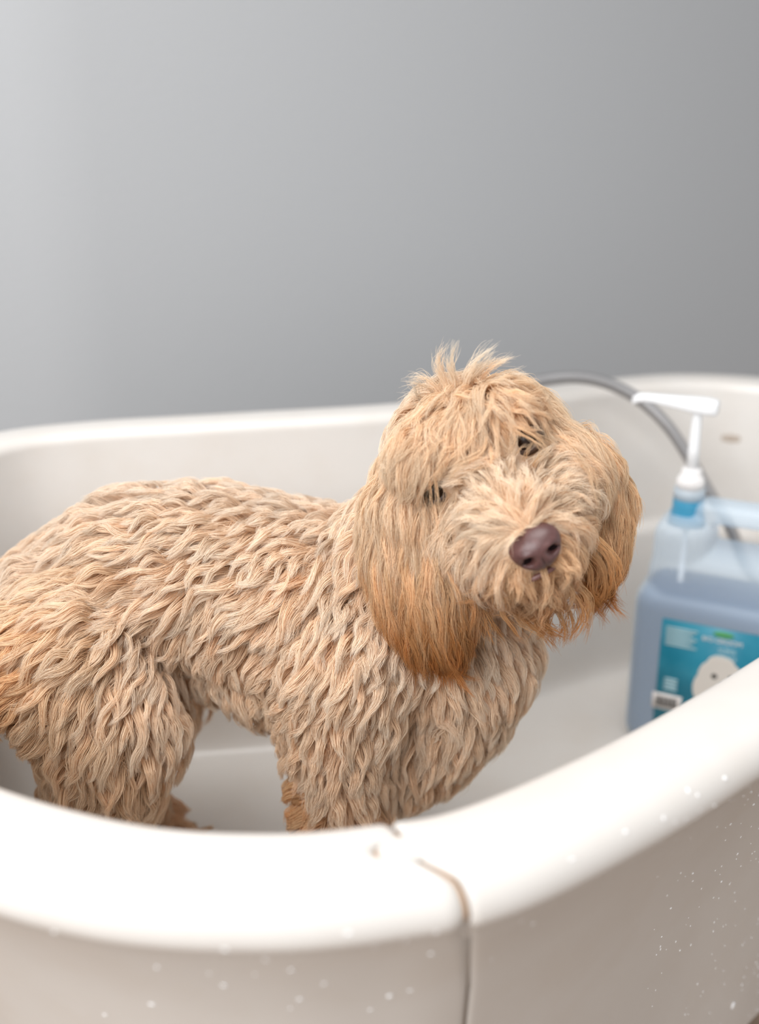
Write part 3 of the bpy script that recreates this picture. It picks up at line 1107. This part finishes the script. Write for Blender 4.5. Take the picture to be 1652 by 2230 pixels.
def hair_obj(name, chunks, parent, m=M_hair):
    k_ = chunks[0][0].shape[1]
    P = np.concatenate([c[0] for c in chunks])
    R = np.concatenate([c[1] for c in chunks])
    C_ = np.concatenate([c[2] for c in chunks])
    cu = bpy.data.hair_curves.new(name)
    cu.add_curves([k_] * len(P))
    cu.attributes['position'].data.foreach_set('vector', P.reshape(-1).astype(np.float32))
    ra = cu.attributes.get('radius') or cu.attributes.new('radius', 'FLOAT', 'POINT')
    ra.data.foreach_set('value', R.reshape(-1).astype(np.float32))
    ca = cu.attributes.new('tint', 'FLOAT_COLOR', 'POINT')
    ca.data.foreach_set('color', np.concatenate([C_, np.ones(C_.shape[:2] + (1,))], -1).reshape(-1).astype(np.float32))
    cu.materials.append(m)
    o = bpy.data.objects.new(name, cu)
    col.objects.link(o)
    o.parent = parent
    o.matrix_parent_inverse = parent_matrix(parent).inverted()
    o['kind'] = 'stuff'
    return o


ears = [bvh_of(earL.data), bvh_of(earR.data)]
A_body = anchors(AN_BODY, BB)
A_head = anchors(AN_HEAD, BB)
A_all = tuple(np.concatenate([a, b]) for a, b in zip(A_body, A_head))


def head_d(p):
    q = p - HS
    return np.linalg.norm(np.stack([q @ E1, (q @ E2 + .015), (q @ E3 - .03) * .8], -1), axis=-1)


def facing(p, N):
    return np.clip((nrm(CAM - p) * N).sum(-1) * 2 + .8, .22, 1)


IS_HEAD = .098
pos, N = sample_surface(body_me, lambda c, n_: facing(c, n_) * (head_d(c) > IS_HEAD) * (c[:, 2] > ZF + .004), 11500)
G, Q, ln = grow_locks(pos, N, A_body, BB, .019, .16, .052)
coat = strands(G, N, Q, 48, .0094, .00023, clump=.92, frizz=.0016, var=.07, tipw=.06)
# short undercoat so that no skin shows
pos2, N2 = sample_surface(body_me, lambda c, n_: facing(c, n_) * (head_d(c) > IS_HEAD) * (c[:, 2] > ZF + .004), 24000)
G2, Q2, _ = grow_locks(pos2, N2, A_body, BB, .005, .35, .03)
G2 = G2[:, 0:1] + (G2 - G2[:, 0:1]) * .6
under = strands(G2, N2, Q2, 7, .008, .00042, clump=.5)
hair_obj('coat', [coat, under], body)


def head_w(c, n_):
    q = c - HS
    ok = head_d(c) <= IS_HEAD
    for e in EYES:
        ok = ok & (np.linalg.norm(c - e, axis=1) > .0145)
    qn = c - NC
    ok = ok & ~((np.abs(qn @ E1) < .019) & (np.abs(qn @ E2) < .0145) & (qn @ E3 > -.014))
    return facing(c, n_) * ok


pos, N = sample_surface(body_me, head_w, 52000)
G, Q, ln = grow_locks(pos, N, A_head, BB, .015, .30, .050, 1.25)
G, N, Q = part_eyes(G, N, Q)
hair = strands(G, N, Q, 26, .0054, .00020, clump=.88, frizz=.0026, var=.07)
hair_obj('head_hair', [hair], body)

for e_o, spec, bv in ((earL, AN_EARL, ears[0]), (earR, AN_EARR, ears[1])):
    A = anchors(spec, bv)
    pos, N = sample_surface(e_o.data, facing, 40000)
    G, Q, ln = grow_locks(pos, N, A, bv, .014, .20, .055, 1.0)
    hair_obj('ear_hair', [strands(G, N, Q, 30, .0056, .00020, clump=.91, frizz=.0026, var=.12)], e_o)


# single tufts: standing hairs of the topknot and the dripping ends of the beard
def tufts(spec, per, width, r_root, tint, frizz=.0015, y0=None):
    G, Q = [], []
    for pts, k in spec:
        c = catmull([W(*p) for p in pts], 16)
        dl_ = np.concatenate([[0], np.cumsum(np.linalg.norm(np.diff(c, axis=0), axis=1))])
        ss2 = np.linspace(0, dl_[-1], STEPS)
        G.append(np.stack([np.interp(ss2, dl_, c[:, j]) for j in range(3)], -1))
        Q.append([0, 0, 0, 0, *PAL[tint][0], *PAL[tint][1]])
    G, Q = np.array(G), np.array(Q)
    NN = np.tile(nrm(CAM - HS)[None], (len(G), 1))
    return strands(G, NN, Q, per, width, r_root, clump=.93, tipw=.05, frizz=frizz)


top = [([(990, 880, .99), (965, 820, .985), (955, 780, .98), (972, 742, .975)], 1), ([(1000, 875, .98), (985, 815, .97), (985, 770, .965), (1000, 737, .96)], 1),
       ([(1005, 875, .98), (1010, 820, .97), (1040, 780, .965), (1084, 748, .96)], 1), ([(1015, 870, .98), (1030, 815, .97), (1060, 785, .965), (1080, 762, .96)], 1),
       ([(1030, 865, .985), (1055, 815, .975), (1085, 790, .97), (1122, 775, .965)], 1), ([(1020, 860, .985), (1045, 808, .98), (1080, 790, .975), (1110, 788, .97)], 1),
       ([(975, 880, .985), (945, 840, .98), (915, 820, .975), (885, 828, .97)], 1), ([(970, 885, .985), (940, 850, .98), (910, 835, .975), (880, 830, .97)], 1),
       ([(965, 895, .985), (930, 870, .98), (900, 860, .975), (870, 875, .97)], 1), ([(985, 880, .985), (965, 830, .98), (950, 800, .975), (948, 770, .97)], 1),
       ([(995, 880, .97), (990, 830, .965), (975, 800, .96), (968, 770, .955)], 1), ([(1040, 870, .98), (1075, 830, .975), (1110, 815, .97), (1150, 812, .965)], 1),
       ([(960, 905, .985), (925, 885, .98), (905, 850, .975), (898, 815, .97)], 1), ([(1010, 880, .97), (1015, 835, .965), (1030, 800, .96), (1050, 760, .955)], 1)]
hair_obj('topknot', [tufts(top, 34, .0040, .00022, 'face', .004)], body)
yb = .905
br = [([(1170, 1290, yb), (1185, 1340, yb), (1195, 1375, yb), (1212, 1412, yb)], 1), ([(1205, 1280, yb), (1240, 1330, yb), (1248, 1365, yb), (1236, 1402, yb)], 1),
      ([(1230, 1270, yb), (1262, 1310, yb), (1268, 1350, yb), (1234, 1398, yb)], 1), ([(1240, 1260, yb), (1275, 1300, yb), (1278, 1350, yb), (1262, 1394, yb)], 1),
      ([(1140, 1300, yb), (1165, 1345, yb), (1195, 1375, yb), (1240, 1392, yb)], 1), ([(1110, 1300, yb), (1145, 1350, yb), (1180, 1380, yb), (1220, 1418, yb)], 1),
      ([(1190, 1290, yb), (1215, 1335, yb), (1230, 1370, yb), (1222, 1412, yb)], 1), ([(1150, 1290, yb), (1160, 1340, yb), (1175, 1370, yb), (1205, 1385, yb)], 1),
      ([(1265, 1180, .92), (1310, 1230, .92), (1315, 1290, .92), (1290, 1320, .92)], 1), ([(1280, 1170, .92), (1325, 1220, .92), (1330, 1280, .92), (1305, 1300, .92)], 1),
      ([(1255, 1200, .92), (1285, 1240, .92), (1290, 1290, .92), (1312, 1318, .92)], 1), ([(1080, 1290, yb), (1095, 1340, yb), (1120, 1375, yb), (1140, 1400, yb)], 1),
      ([(1045, 1270, .92), (1050, 1320, .92), (1075, 1365, .92), (1105, 1395, .92)], 1), ([(1020, 1250, .93), (1015, 1310, .93), (1040, 1360, .93), (1060, 1390, .93)], 1),
      ([(1000, 1240, .93), (990, 1300, .93), (1005, 1345, .93), (1050, 1375, .93)], 1), ([(1215, 1290, yb), (1200, 1330, yb), (1190, 1365, yb), (1165, 1400, yb)], 1)]
br2 = []
for pts, k in br:
    du, dv, dy = r2.gauss(0, 10), r2.gauss(-6, 10), r2.uniform(-.004, .016)
    br2.append(([(u + du * (.4 + .4 * i) + r2.gauss(0, 3) * i, v + dv, y + dy) for i, (u, v, y) in enumerate(pts)], 1))
hair_obj('beard', [tufts(br, 20, .0046, .00026, 'beard', .003), tufts(br2, 14, .0050, .00024, 'beard', .004)], body)
# hairs of the brow that fall across the eyes
yl, yr = (EYES[0] + E3 * .018)[1], (EYES[1] + E3 * .018)[1]
fr_ = []
for k in range(3):
    a, b = r2.gauss(0, 9), r2.gauss(0, 6)
    fr_.append(([(1098 + a, 922 + b, yr + .004), (1135 + a, 936 + b, yr - .006), (1172 + a, 958 + b, yr - .006), (1204 + a, 992 + b, yr)], 1))
    fr_.append(([(1118 + 22 * k, 1006 + b, yr + .004), (1126 + 22 * k, 986 + b, yr - .004), (1138 + 22 * k, 970 + b, yr - .005), (1160 + 16 * k, 966 + b, yr - .003)], 1))
    fr_.append(([(944 + a, 1020 + b, yl + .004), (950 + a, 1050 + b, yl - .004), (952 + a, 1085 + b, yl - .005), (960 + a, 1120 + b, yl - .002)], 1))
hair_obj('eyebrow_hair', [tufts(fr_, 7, .0018, .00018, 'brow', .002)], body)
